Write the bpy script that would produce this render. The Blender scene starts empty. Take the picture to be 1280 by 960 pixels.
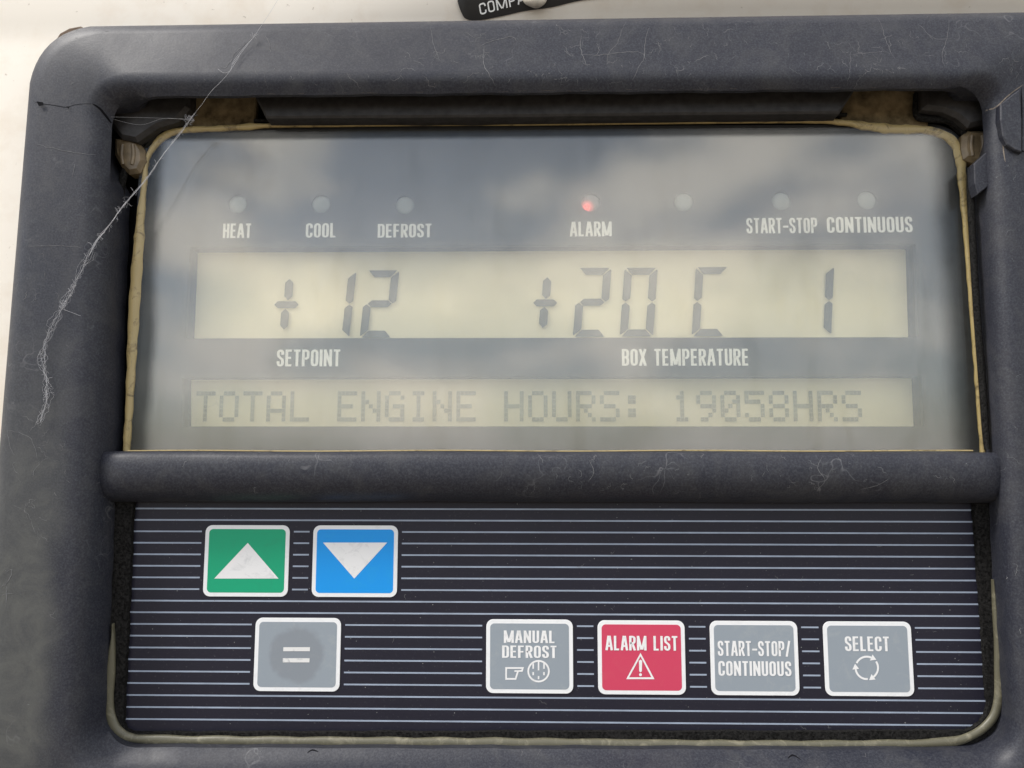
import bpy, bmesh, math, random
from mathutils import Matrix, Vector
from mathutils.bvhtree import BVHTree
R_ = math.radians
S = bpy.context.scene
C = S.collection
random.seed(7)

# ---------------------------------------------------------------- camera
# millimetre frame: the camera stands 200 mm in front of the keypad plane; x right, z up, depth d towards the camera
PITCH, YAW, ROLL, DIST = 0.1150198, 0.02113543, -0.00120524, 200.0
ROT = Matrix.Rotation(YAW, 3, 'Z') @ Matrix.Rotation(PITCH, 3, 'X') @ Matrix.Rotation(ROLL, 3, 'Y')
cam = bpy.data.objects.new('camera', bpy.data.cameras.new('camera'))
C.objects.link(cam)
cam.data.lens = 28.125
cam.data.sensor_width = 36
cam.data.clip_start = 0.005
cam.data.clip_end = 500
cam.matrix_world = Matrix.Translation((0, -DIST/1000, 0)) @ (ROT @ Matrix.Rotation(R_(90), 3, 'X')).to_4x4()
S.camera = cam
S.view_settings.view_transform = 'Standard'
S.view_settings.look = 'None'
S.view_settings.gamma = 1
S.view_settings.exposure = 0.7
S.cycles.use_denoising = True
S.cycles.denoising_input_passes = 'RGB_ALBEDO_NORMAL'
S.cycles.denoising_prefilter = 'ACCURATE'
S.cycles.sample_clamp_indirect = 4
S.cycles.transparent_max_bounces = 12

# ---------------------------------------------------------------- sky and sun
SUN_EL, SUN_AZ = 50, -118          # azimuth clockwise from +Y
W = bpy.data.worlds.new('World'); S.world = W; W.use_nodes = True
nt = W.node_tree; N = nt.nodes; L = nt.links
bg = N['Background']; bg.inputs['Strength'].default_value = 0.112
sky = N.new('ShaderNodeTexSky'); sky.sky_type = 'NISHITA'; sky.sun_disc = False
sky.sun_elevation = R_(SUN_EL); sky.sun_rotation = R_(SUN_AZ)
tc = N.new('ShaderNodeTexCoord')
cn = N.new('ShaderNodeTexNoise'); cn.inputs['Scale'].default_value = 4.8; cn.inputs['Detail'].default_value = 7
cn.inputs['Roughness'].default_value = 0.55
mp = N.new('ShaderNodeMapping'); mp.inputs['Scale'].default_value = (1, 1, 2.2); mp.inputs['Location'].default_value = (3.1, .4, 0)
L.new(tc.outputs['Generated'], mp.inputs['Vector']); L.new(mp.outputs[0], cn.inputs['Vector'])
cr = N.new('ShaderNodeValToRGB'); cr.color_ramp.elements[0].position = .45; cr.color_ramp.elements[1].position = .58; cr.color_ramp.elements[0].color = (.04, .04, .04, 1)
L.new(cn.outputs['Fac'], cr.inputs['Fac'])
mx = N.new('ShaderNodeMix'); mx.data_type = 'RGBA'
L.new(cr.outputs['Color'], mx.inputs['Factor']); L.new(sky.outputs['Color'], mx.inputs[6])
mx.inputs[7].default_value = (12.5, 12.0, 11.3, 1)
sx = N.new('ShaderNodeSeparateXYZ'); L.new(tc.outputs['Generated'], sx.inputs[0])
hr = N.new('ShaderNodeMapRange'); hr.inputs['From Min'].default_value = -.02; hr.inputs['From Max'].default_value = .10
L.new(sx.outputs['Z'], hr.inputs['Value'])
mg = N.new('ShaderNodeMix'); mg.data_type = 'RGBA'
L.new(hr.outputs['Result'], mg.inputs['Factor']); mg.inputs[6].default_value = (2.1, 1.8, 1.45, 1)
L.new(mx.outputs[2], mg.inputs[7]); L.new(mg.outputs[2], bg.inputs['Color'])
sun = bpy.data.objects.new('sun', bpy.data.lights.new('sun', 'SUN')); C.objects.link(sun)
sun.data.energy = 2.1; sun.data.angle = R_(14); sun.data.color = (1, .96, .9)
sd = Vector((math.sin(R_(SUN_AZ))*math.cos(R_(SUN_EL)), math.cos(R_(SUN_AZ))*math.cos(R_(SUN_EL)), math.sin(R_(SUN_EL))))
sun.rotation_euler = sd.to_track_quat('Z', 'Y').to_euler()

# ---------------------------------------------------------------- helpers
def at(px, py, d=0.0):
    """point of the plane at depth d (mm) seen at photo pixel px, py -> x, z in mm"""
    v = ROT @ Vector((px-640, 1000, 480-py))
    k = (DIST-d)/v.y
    return v.x*k, v.z*k

def V(x, z, d):
    return (x/1000, -d/1000, z/1000)

def obj(name, me, mats, parent=None, label=None):
    if isinstance(me, bmesh.types.BMesh):
        bm = me; me = bpy.data.meshes.new(name); bm.to_mesh(me); bm.free()
    me.name = name
    o = bpy.data.objects.new(name, me); C.objects.link(o)
    for m in (mats if isinstance(mats, (list, tuple)) else [mats]): me.materials.append(m)
    if parent: o.parent = parent
    if label: o['label'] = label
    return o

def smooth(o, ang=40):
    me = o.data
    for p in me.polygons: p.use_smooth = True
    bm = bmesh.new(); bm.from_mesh(me)
    for e in bm.edges:
        if len(e.link_faces) == 2 and e.calc_face_angle(0) > R_(ang): e.smooth = False
    bm.to_mesh(me); bm.free()

def norm_face(bm, vs, mat=0):
    """face oriented towards the camera (-Y)"""
    f = bm.faces.new(vs); f.normal_update()
    if f.normal.y > 0: f.normal_flip()
    f.material_index = mat
    return f

def poly(bm, pts, d, th=0.0, mat=0, bev=0.0):
    """filled polygon of (x,z) mm at depth d with thickness th behind it; bev shrinks the front"""
    a = 0
    for i in range(len(pts)):
        x0, z0 = pts[i]; x1, z1 = pts[(i+1) % len(pts)]; a += x0*z1-x1*z0
    if a < 0: pts = pts[::-1]
    fr = inset(pts, bev) if bev else pts
    f = [bm.verts.new(V(x, z, d)) for x, z in fr]
    norm_face(bm, f, mat)
    if th:
        loops = [f]
        if bev: loops.append([bm.verts.new(V(x, z, d-bev)) for x, z in pts])
        loops.append([bm.verts.new(V(x, z, d-th)) for x, z in pts])
        for A, B in zip(loops, loops[1:]):
            for i in range(len(A)):
                j = (i+1) % len(A)
                q = bm.faces.new((A[j], A[i], B[i], B[j])); q.material_index = mat
        bm.normal_update()

def inset(pts, k):
    n = len(pts); out = []
    for i in range(n):
        p0 = Vector(pts[i-1]); p = Vector(pts[i]); p1 = Vector(pts[(i+1) % n])
        a = (p-p0); b = (p1-p)
        if a.length < 1e-9 or b.length < 1e-9: out.append(tuple(p)); continue
        a.normalize(); b.normalize()
        na = Vector((-a.y, a.x)); nb = Vector((-b.y, b.x)); m = na+nb
        if m.length < 1e-6: m = na
        m.normalize(); out.append(tuple(p+m*(k/max(.4, m.dot(na)))))
    return out

def rrect(x0, z0, x1, z1, r, n=6):
    out = []
    for cx, cz, a0 in ((x1-r, z1-r, 0), (x0+r, z1-r, 90), (x0+r, z0+r, 180), (x1-r, z0+r, 270)):
        for i in range(n+1):
            a = R_(a0+90*i/n); out.append((cx+r*math.cos(a), cz+r*math.sin(a)))
    return out

def catmull(pts, n=8):
    out = []
    P = [pts[0]]+list(pts)+[pts[-1]]
    for i in range(1, len(P)-2):
        p0, p1, p2, p3 = P[i-1:i+3]
        for k in range(n):
            t = k/n
            out.append(tuple(.5*((2*b)+(-a+c)*t+(2*a-5*b+4*c-d)*t*t+(-a+3*b-3*c+d)*t**3) for a, b, c, d in zip(p0, p1, p2, p3)))
    out.append(tuple(pts[-1]))
    return out

def ribbon(bm, pts, w, wz=None, closed=False, depth=0.0, dfun=None, mat=0, taper=False, limit=1.6):
    """flat mitred stroke along (x,z) points; pen w wide across x and wz across z"""
    wz = wz or w
    Q = [Vector((x/w, z/wz)) for x, z in pts]
    n = len(Q); A = []; B = []
    for i in range(n):
        p = Q[i]
        a = (p-Q[i-1]) if (i > 0 or closed) else (Q[1]-p)
        b = (Q[(i+1) % n]-p) if (i < n-1 or closed) else a
        if a.length < 1e-9: a = b
        if b.length < 1e-9: b = a
        a = a.normalized(); b = b.normalized()
        na = Vector((-a.y, a.x)); nb = Vector((-b.y, b.x)); m = na+nb
        m = m.normalized() if m.length > 1e-6 else na
        h = .5*min(limit, 1/max(.05, m.dot(na)))
        if taper:
            t = i/(n-1); h *= max(.15, math.sin(math.pi*min(1, max(0, t)))**.5)
        for arr, s in ((A, 1), (B, -1)):
            q = p+m*h*s; x, z = q.x*w, q.y*wz
            d = dfun(x, z) if dfun else depth
            arr.append(None if d is None else bm.verts.new(V(x, z, d)))
    for i in range(n if closed else n-1):
        j = (i+1) % n
        if None in (A[i], A[j], B[i], B[j]): continue
        norm_face(bm, (A[i], A[j], B[j], B[i]), mat)

def bar(bm, pts, prof, mat=0):
    """flattened tube along [(x,z,d,halfwidth,halfheight)]"""
    rings = []; n = len(pts)
    for i, (x, z, d, hw, hh) in enumerate(pts):
        a = pts[max(0, i-1)]; b = pts[min(n-1, i+1)]
        t = Vector((b[0]-a[0], b[1]-a[1])).normalized(); nn = Vector((-t.y, t.x))
        rings.append([bm.verts.new(V(x+nn.x*hw*math.cos(2*math.pi*k/prof), z+nn.y*hw*math.cos(2*math.pi*k/prof), d+hh*math.sin(2*math.pi*k/prof))) for k in range(prof)])
    for A, B in zip(rings, rings[1:]):
        for k in range(prof):
            f = bm.faces.new((A[k], A[(k+1) % prof], B[(k+1) % prof], B[k])); f.material_index = mat
    bm.faces.new(rings[0]); bm.faces.new(rings[-1])

# ---------------------------------------------------------------- materials
def mat(name):
    m = bpy.data.materials.new(name); m.use_nodes = True
    return m, m.node_tree, m.node_tree.nodes, m.node_tree.links, m.node_tree.nodes['Principled BSDF']

def noise(n, l, scale, detail=4, rough=.55, vec=None, dist=0):
    t = n.new('ShaderNodeTexNoise'); t.inputs['Scale'].default_value = scale; t.inputs['Detail'].default_value = detail
    t.inputs['Roughness'].default_value = rough; t.inputs['Distortion'].default_value = dist
    if vec: l.new(vec, t.inputs['Vector'])
    return t.outputs['Fac']

def ramp(n, l, src, p0, p1, c0=(0, 0, 0, 1), c1=(1, 1, 1, 1)):
    r = n.new('ShaderNodeValToRGB'); e = r.color_ramp.elements
    e[0].position = p0; e[1].position = p1; e[0].color = c0; e[1].color = c1
    l.new(src, r.inputs['Fac']); return r.outputs['Color']

def mixc(n, l, f, a, b):
    m = n.new('ShaderNodeMix'); m.data_type = 'RGBA'
    for s, k in ((f, 'Factor'), (a, 6), (b, 7)):
        if isinstance(s, bpy.types.NodeSocket): l.new(s, m.inputs[k])
        else: m.inputs[k].default_value = s
    return m.outputs[2]

def mth(n, l, op, a, b=None, clamp=False):
    m = n.new('ShaderNodeMath'); m.operation = op; m.use_clamp = clamp
    for k, s in ((0, a), (1, b)):
        if s is None: continue
        if isinstance(s, bpy.types.NodeSocket): l.new(s, m.inputs[k])
        else: m.inputs[k].default_value = s
    return m.outputs[0]

def mrange(n, l, src, a, b, c=0, d=1):
    m = n.new('ShaderNodeMapRange'); m.interpolation_type = 'SMOOTHSTEP'
    m.inputs['From Min'].default_value = a; m.inputs['From Max'].default_value = b
    m.inputs['To Min'].default_value = c; m.inputs['To Max'].default_value = d
    l.new(src, m.inputs['Value']); return m.outputs[0]

def simple(name, col, rough=.5, spec=.5, var=.15, scale=300, bump=0, metallic=0):
    m, t, n, l, b = mat(name)
    co = n.new('ShaderNodeTexCoord').outputs['Object']
    f = noise(n, l, scale, 5, .6, co)
    c0 = tuple(c*(1-var) for c in col)+(1,); c1 = tuple(min(1, c*(1+var)) for c in col)+(1,)
    l.new(ramp(n, l, f, .35, .65, c0, c1), b.inputs['Base Color'])
    b.inputs['Roughness'].default_value = rough; b.inputs['Specular IOR Level'].default_value = spec
    b.inputs['Metallic'].default_value = metallic
    if bump:
        bp = n.new('ShaderNodeBump'); bp.inputs['Strength'].default_value = bump; bp.inputs['Distance'].default_value = .0003
        l.new(f, bp.inputs['Height']); l.new(bp.outputs[0], b.inputs['Normal'])
    return m

def plastic():
    m, t, n, l, b = mat('weathered black plastic')
    co = n.new('ShaderNodeTexCoord').outputs['Object']
    grain = noise(n, l, 2200, 3, .7, co)
    blot = noise(n, l, 28, 6, .6, co, .6)
    smear = noise(n, l, 90, 6, .7, co, 1.2)
    base = mixc(n, l, blot, (.012, .0135, .023, 1), (.020, .021, .030, 1))
    base = mixc(n, l, ramp(n, l, grain, .42, .72), base, (.046, .049, .060, 1))
    dust = mth(n, l, 'MULTIPLY', ramp(n, l, smear, .46, .76), .36)
    base = mixc(n, l, dust, base, (.085, .084, .082, 1))
    # chalky dust film on the front of the left rail
    sx_ = n.new('ShaderNodeSeparateXYZ'); l.new(co, sx_.inputs[0])
    ed = mth(n, l, 'ADD', sx_.outputs['X'], mth(n, l, 'MULTIPLY', mth(n, l, 'SUBTRACT', noise(n, l, 35, 5, .6, co), .5), .014))
    fl = mth(n, l, 'MULTIPLY', mrange(n, l, ed, -.115, -.107, 1, 0), mrange(n, l, sx_.outputs['Z'], -.03, .05, 1, 0))
    fl = mth(n, l, 'MULTIPLY', fl, mrange(n, l, smear, .3, .7, .55, 1))
    base = mixc(n, l, mth(n, l, 'MULTIPLY', fl, .75), base, (.105, .107, .098, 1))
    # hairline web of old scratches
    wob = n.new('ShaderNodeTexNoise'); wob.inputs['Scale'].default_value = 120; l.new(co, wob.inputs['Vector'])
    sc = n.new('ShaderNodeVectorMath'); sc.operation = 'MULTIPLY_ADD'; l.new(wob.outputs['Color'], sc.inputs[0])
    sc.inputs[1].default_value = (.02, .02, .02); l.new(co, sc.inputs[2])
    vo = n.new('ShaderNodeTexVoronoi'); vo.feature = 'DISTANCE_TO_EDGE'; vo.inputs['Scale'].default_value = 75
    l.new(sc.outputs[0], vo.inputs['Vector'])
    line = ramp(n, l, vo.outputs['Distance'], .0, .018, (1, 1, 1, 1), (0, 0, 0, 1))
    msk = ramp(n, l, noise(n, l, 45, 5, .65, co), .56, .68)
    s = mth(n, l, 'MULTIPLY', mth(n, l, 'MULTIPLY', line, msk), .35)
    base = mixc(n, l, s, base, (.26, .26, .27, 1))
    l.new(base, b.inputs['Base Color'])
    l.new(mrange(n, l, blot, .3, .7, .42, .6), b.inputs['Roughness'])
    b.inputs['Specular IOR Level'].default_value = .38
    h = mth(n, l, 'ADD', mth(n, l, 'MULTIPLY', grain, .6), mth(n, l, 'MULTIPLY', noise(n, l, 700, 3, .5, co), .35))
    bp = n.new('ShaderNodeBump'); bp.inputs['Strength'].default_value = .35; bp.inputs['Distance'].default_value = .00012
    l.new(h, bp.inputs['Height']); l.new(bp.outputs[0], b.inputs['Normal'])
    return m

def wall_mat():
    m, t, n, l, b = mat('white painted steel')
    co = n.new('ShaderNodeTexCoord').outputs['Object']
    f = noise(n, l, 60, 6, .65, co)
    c = mixc(n, l, ramp(n, l, f, .45, .75), (.88, .82, .72, 1), (.78, .69, .57, 1))
    sp = ramp(n, l, noise(n, l, 420, 3, .6, co), .70, .76)
    c = mixc(n, l, mth(n, l, 'MULTIPLY', sp, .6), c, (.35, .28, .2, 1))
    l.new(c, b.inputs['Base Color']); b.inputs['Roughness'].default_value = .4
    return m

STAIN = (at(292, 208, 2)[0]/1000, -.002, at(292, 208, 2)[1]/1000)
def glass_mat(x0, x1, z0, z1):
    """clear plastic pane with a milky film that stops short of the side edges"""
    m, t, n, l, b = mat('crazed clear pane'); n.remove(b)
    out = n['Material Output']
    co = n.new('ShaderNodeTexCoord').outputs['Object']
    sp = n.new('ShaderNodeSeparateXYZ'); l.new(co, sp.inputs[0])
    X, Z = sp.outputs['X'], sp.outputs['Z']
    big = noise(n, l, 26, 5, .6, co, .5)
    wob = mth(n, l, 'MULTIPLY', mth(n, l, 'SUBTRACT', noise(n, l, 40, 3, .5, co), .5), .004)
    Xw = mth(n, l, 'ADD', X, wob)
    e = mth(n, l, 'MULTIPLY', mrange(n, l, Xw, (x0+.3)/1000, (x0+4.6)/1000), mrange(n, l, Xw, (x1-8.5)/1000, (x1-1.5)/1000, 1, 0))
    e = mth(n, l, 'MULTIPLY', e, mrange(n, l, Z, (z1-1.6)/1000, z1/1000, 1, 0))
    fine = noise(n, l, 500, 5, .7, co)
    body = mth(n, l, 'ADD', .118, mth(n, l, 'MULTIPLY', big, .075))
    body = mth(n, l, 'ADD', body, mth(n, l, 'MULTIPLY', mth(n, l, 'SUBTRACT', fine, .5), .03))
    # grime: vertical smears and a greenish stain, with shapes of their own
    mpp = n.new('ShaderNodeMapping'); mpp.inputs['Scale'].default_value = (1, 1, .28); l.new(co, mpp.inputs['Vector'])
    st = noise(n, l, 120, 7, .75, mpp.outputs[0], .8)
    fac = mth(n, l, 'MULTIPLY', body, e)
    # hairline scratches
    vo = n.new('ShaderNodeTexVoronoi'); vo.feature = 'DISTANCE_TO_EDGE'; vo.inputs['Scale'].default_value = 55
    w2 = n.new('ShaderNodeTexNoise'); w2.inputs['Scale'].default_value = 60; l.new(co, w2.inputs['Vector'])
    va = n.new('ShaderNodeVectorMath'); va.operation = 'MULTIPLY_ADD'; l.new(w2.outputs['Color'], va.inputs[0]); va.inputs[1].default_value = (.05, .05, .05); l.new(co, va.inputs[2])
    l.new(va.outputs[0], vo.inputs['Vector'])
    ln = ramp(n, l, vo.outputs['Distance'], 0, .008, (1, 1, 1, 1), (0, 0, 0, 1))
    lm = ramp(n, l, noise(n, l, 70, 4, .6, co), .58, .66)
    fac = mth(n, l, 'ADD', fac, mth(n, l, 'MULTIPLY', mth(n, l, 'MULTIPLY', ln, lm), .07), True)
    fac = mth(n, l, 'ADD', fac, .01, True)
    film = mixc(n, l, ramp(n, l, st, .50, .74), (.93, .92, .87, 1), (.62, .59, .50, 1))
    # brown stain near the upper left corner of the pane
    sv = n.new('ShaderNodeVectorMath'); sv.operation = 'DISTANCE'; l.new(co, sv.inputs[0]); sv.inputs[1].default_value = STAIN
    sr = mth(n, l, 'ADD', sv.outputs['Value'], mth(n, l, 'MULTIPLY', mth(n, l, 'SUBTRACT', noise(n, l, 110, 6, .7, co), .5), .030))
    film = mixc(n, l, mrange(n, l, sr, .003, .0125, .62, 0), film, (.42, .36, .27, 1))
    df = n.new('ShaderNodeBsdfDiffuse'); l.new(film, df.inputs['Color'])
    tl = n.new('ShaderNodeBsdfTranslucent'); tl.inputs['Color'].default_value = (.95, .93, .88, 1)
    dm = n.new('ShaderNodeMixShader'); dm.inputs[0].default_value = .38
    l.new(df.outputs[0], dm.inputs[1]); l.new(tl.outputs[0], dm.inputs[2])
    tr = n.new('ShaderNodeBsdfTransparent'); tr.inputs['Color'].default_value = (.97, .97, .94, 1)
    a = n.new('ShaderNodeMixShader'); l.new(fac, a.inputs[0]); l.new(tr.outputs[0], a.inputs[1]); l.new(dm.outputs[0], a.inputs[2])
    gl = n.new('ShaderNodeBsdfGlossy'); gl.inputs['Roughness'].default_value = .07
    fr = n.new('ShaderNodeLayerWeight'); fr.inputs['Blend'].default_value = .5      # same reflectance from both sides of the face
    F = mth(n, l, 'ADD', mth(n, l, 'MULTIPLY', e, .072), mth(n, l, 'MULTIPLY', mth(n, l, 'POWER', fr.outputs['Facing'], 5), .94))
    F = mth(n, l, 'ADD', F, .018)
    g = n.new('ShaderNodeMixShader'); l.new(F, g.inputs[0]); l.new(a.outputs[0], g.inputs[1]); l.new(gl.outputs[0], g.inputs[2])
    l.new(g.outputs[0], out.inputs['Surface'])
    return m

def keypad_mat():
    m, t, n, l, b = mat('dark keypad foil')
    co = n.new('ShaderNodeTexCoord').outputs['Object']
    f = noise(n, l, 40, 6, .6, co); g = noise(n, l, 1500, 2, .6, co)
    c = mixc(n, l, f, (.008, .008, .018, 1), (.016, .015, .026, 1))
    c = mixc(n, l, mth(n, l, 'MULTIPLY', ramp(n, l, g, .62, .78), .35), c, (.12, .12, .12, 1))
    l.new(c, b.inputs['Base Color']); b.inputs['Roughness'].default_value = .45; b.inputs['Specular IOR Level'].default_value = .35
    return m

def worn(name, col, worncol, amt=.5):
    m, t, n, l, b = mat(name)
    co = n.new('ShaderNodeTexCoord').outputs['Object']
    f = ramp(n, l, noise(n, l, 260, 7, .7, co, 1.0), .52, .7)
    c = mixc(n, l, mth(n, l, 'MULTIPLY', f, amt), col+(1,), worncol+(1,))
    l.new(c, b.inputs['Base Color']); b.inputs['Roughness'].default_value = .42
    return m

M = dict(
    plastic=plastic(), wall=wall_mat(), keypad=keypad_mat(),
    scratch=simple('scratch', (.16, .16, .165), .8, .2, .3, 900),
    crack=simple('crack', (.008, .008, .01), .9, .1),
    chip=simple('chipped plastic edge', (.20, .17, .14), .8, .2, .4, 900),
    back=simple('black recess', (.012, .012, .012), .8, .2),
    flange=simple('black moulded flange', (.030, .028, .028), .55, .4, .3, 500, .3),
    foam=simple('black foam rubber', (.014, .0135, .013), .95, .1, .7, 1800, 1.0),
    cream=worn('yellowed sealant', (.43, .33, .15), (.10, .07, .03), 1.0),
    grime=simple('brown grime', (.17, .13, .075), .9, .1, .75, 140),
    khaki=worn('khaki seal', (.105, .098, .065), (.24, .22, .155), .8),
    boss=simple('amber plastic', (.16, .12, .07), .35, .5, .35, 250, .2),
    mask=simple('display mask', (.032, .034, .038), .6, .3),
    side=simple('display well', (.012, .012, .012), .9, .1),
    lcd=simple('reflective lcd', (.97, .88, .61), .7, .2, .05, 30),
    lcd2=simple('reflective lcd faded', (.93, .85, .58), .7, .2, .08, 30),
    seg=simple('lcd segment', (.085, .095, .09), .7, .1, .05),
    dot=simple('lcd dot', (.36, .36, .27), .7, .1, .25, 200),
    ink=simple('white ink', (.95, .95, .91), .6, .3, .04),
    lens=simple('lamp lens', (.27, .30, .29), .35, .5, .1),
    stripe=simple('pale blue stripe', (.30, .35, .44), .5, .3, .12, 120),
    kwhite=worn('key border white', (.80, .81, .82), (.6, .6, .6), .3),
    kgreen=worn('key green', (.0, .34, .17), (.01, .29, .15), .5),
    kblue=worn('key blue', (.0, .29, .78), (.01, .33, .72), .5),
    kworn=worn('rubbed key print', (.72, .72, .71), (.30, .32, .34), 1.0),
    kgrey=worn('key grey', (.27, .31, .35), (.33, .36, .38), .6),
    kred=worn('key red', (.58, .05, .11), (.58, .08, .12), .5),
    kink=worn('key print', (.80, .80, .80), (.55, .56, .57), .6),
    web=simple('cobweb', (.55, .55, .57), .8, .2),
    label=simple('black label', (.012, .012, .012), .4, .5),
    blob=simple('cream sealant', (.62, .56, .46), .6, .3, .15, 300, .4),
)
def emit(name, col, s):
    m, t, n, l, b = mat(name); b.inputs['Base Color'].default_value = (.3, .02, .02, 1)
    b.inputs['Emission Color'].default_value = col+(1,); b.inputs['Emission Strength'].default_value = s
    return m
M['litlens'] = simple('lamp lens lit from inside', (.27, .28, .28), .35, .5, .1)
def light_lens(c):
    nt_ = M['litlens'].node_tree; n, l = nt_.nodes, nt_.links; b = n['Principled BSDF']
    co = n.new('ShaderNodeTexCoord').outputs['Object']; d = n.new('ShaderNodeVectorMath'); d.operation = 'DISTANCE'
    l.new(co, d.inputs[0]); d.inputs[1].default_value = (c[0]/1000, .0004, c[1]/1000)
    l.new(mrange(n, l, d.outputs['Value'], .0003, .0022, .65, 0), b.inputs['Emission Strength']); b.inputs['Emission Color'].default_value = (1, .07, .06, 1)
M['led'] = emit('lit red lamp', (1, .05, .04), 2.2)

# ---------------------------------------------------------------- the wall behind
def sst(a, b, x):
    t = max(0, min(1, (x-a)/(b-a))); return t*t*(3-2*t)
bm = bmesh.new()
xs = [-260+i*4 for i in range(131)]; zs = [-140+i*3 for i in range(121)]
def wd(x, z):
    # added bulge above the controller: tilts the wall into shade, more towards the right
    a = .18+.95*sst(-90, 50, x)
    lip = max(0, z-123)
    return -10.0+a*14*(1-math.exp(-lip/14))
g = [[bm.verts.new(V(x, z, wd(x, z))) for z in zs] for x in xs]
for i in range(len(xs)-1):
    for j in range(len(zs)-1):
        norm_face(bm, (g[i][j], g[i+1][j], g[i+1][j+1], g[i][j+1]))
w = obj('wall', bm, M['wall']); smooth(w, 180); w['kind'] = 'structure'

# ---------------------------------------------------------------- controller root
root = bpy.data.objects.new('control_panel', None); C.objects.link(root)
root.empty_display_size = .01
root['label'] = 'weathered black framed control panel with a cloudy display window and a striped keypad'
root['category'] = 'control panel'

# ---------------------------------------------------------------- frame
NS, NA = 40, 10
def qloop(cor, rad, dep, warp=None):
    """cor: TL,TR,BR,BL photo pixels; rad: 4 radii px; dep: depth at T,R,B,L sides"""
    P = [Vector(c) for c in cor]; out = []
    for i in range(4):
        p0, p, p1 = P[i-1], P[i], P[(i+1) % 4]
        din, dout = dep[(i-1) % 4], dep[i]          # side arriving / side leaving the corner
        a = (p0-p).normalized(); b = (p1-p).normalized()
        r = rad[i]; s = p+a*r; e = p+b*r
        for k in range(NA+1):
            t = k/NA; q = (1-t)**2*s+2*t*(1-t)*(p*.78+(s+e)*.11)+t*t*e
            out.append([q.x, q.y, din+(dout-din)*sst(0, 1, t)])
        s2 = p1+(p-p1).normalized()*rad[(i+1) % 4]
        for k in range(1, NS):
            q = e+(s2-e)*(k/NS); out.append([q.x, q.y, dout])
    if warp:
        for q in out: warp(q)
    return out

def lipwarp(q):
    x, y = q[0], q[1]
    if x < 400 and 128 < y < 262:           # broken left edge
        if y < 150: q[0] = min(q[0], 140-(y-128)*.35) if x < 160 else q[0]
        elif y < 190: q[0] = 131
        elif y < 232: q[0] = 131+(y-190)*.47
    if x > 1170 and y < 236:                # broken right edge
        if y < 172: q[0] = max(q[0], 1249) if x > 1205 else q[0]
        elif y < 206: q[0] = 1250-(y-172)*.95
    q[0] += .6*math.sin(y*.11)+.4*math.sin(y*.31); q[1] += .5*math.sin(x*.05)+.4*math.sin(x*.13)
O = [(43, 34), (1378, 14), (1425, 1030), (-38, 1012)]
def off(cor, l, t, r, b):
    return [(cor[0][0]+l, cor[0][1]+t), (cor[1][0]-r, cor[1][1]+t), (cor[2][0]-r, cor[2][1]-b), (cor[3][0]+l, cor[3][1]-b)]
lip = [(155, 121), (1214, 110), (1258, 938), (129, 934)]
lipD = (12, 3.4, 5, 3.2)
fr = [(122, 99), (1243, 91), (1284, 962), (86, 968)]
loops = [
    qloop(off(O, 0, 0, 0, 0), [70]*4, (-10,)*4),
    qloop(off(O, 0, 0, 0, 0), [70]*4, (8.4,)*4),
    qloop(off(O, 2, 1.2, 2, 2), [70]*4, (9.6,)*4),
    qloop(off(O, 7, 4.5, 7, 7), [68]*4, (10.7,)*4),
    qloop(off(O, 15, 10, 15, 15), [64]*4, (11.2,)*4),
    qloop(off(O, 40, 30, 40, 40), [58]*4, (11.8, 11.4, 11.4, 11.4)),
    qloop([(104, 90), (1260, 82), (1300, 978), (66, 986)], [55, 45, 60, 60], (13.6, 11.4, 11.2, 11.4)),
    qloop(off(fr, -9, -5, -9, -10), [50, 40, 55, 55], (13.7, 11.2, 10.8, 11.3)),
    qloop(fr, [46, 38, 52, 52], (13.7, 10.6, 9.8, 10.9)),
    qloop(off(fr, 9, 7, 9, 8), [44, 36, 50, 48], (13.4, 9.4, 8.4, 9.9)),
    qloop(off(fr, 20, 15, 17, 17), [42, 34, 46, 44], (12.6, 7.6, 6.6, 8.0)),
    qloop(lip, [40, 34, 42, 40], lipD, lipwarp),
]
# lip thickness: a wall running back from the lip, in mm so that it stays square to the panel
bm = bmesh.new(); rings = []
for lp in loops:
    rings.append([bm.verts.new(V(*at(x, y, d), d)) for x, y, d in lp])
mm = [at(x, y, d) for x, y, d in loops[-1]]
ins = mm
rings.append([bm.verts.new(V(x, z, d-1.2)) for (x, z), (_, _, d) in zip(mm, loops[-1])])
# the rails are thin shells: the top one is open underneath, the others run back to the plate
wl = [sst(7, 11.5, d) for _, _, d in loops[-1]]
rings.append([bm.verts.new(V(x, z+5*w_, -1.4*(1-w_)+(d-1.7)*w_)) for (x, z), (_, _, d), w_ in zip(mm, loops[-1], wl)])
for A, B in zip(rings, rings[1:]):
    n = len(A)
    for i in range(n):
        bm.faces.new((A[i], A[(i+1) % n], B[(i+1) % n], B[i]))
bmesh.ops.recalc_face_normals(bm, faces=bm.faces)
bm.normal_update()
BV = BVHTree.FromBMesh(bm)
frame = obj('frame', bm, [M['plastic'], M['scratch'], M['crack'], M['chip']], root); smooth(frame, 32)

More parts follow.
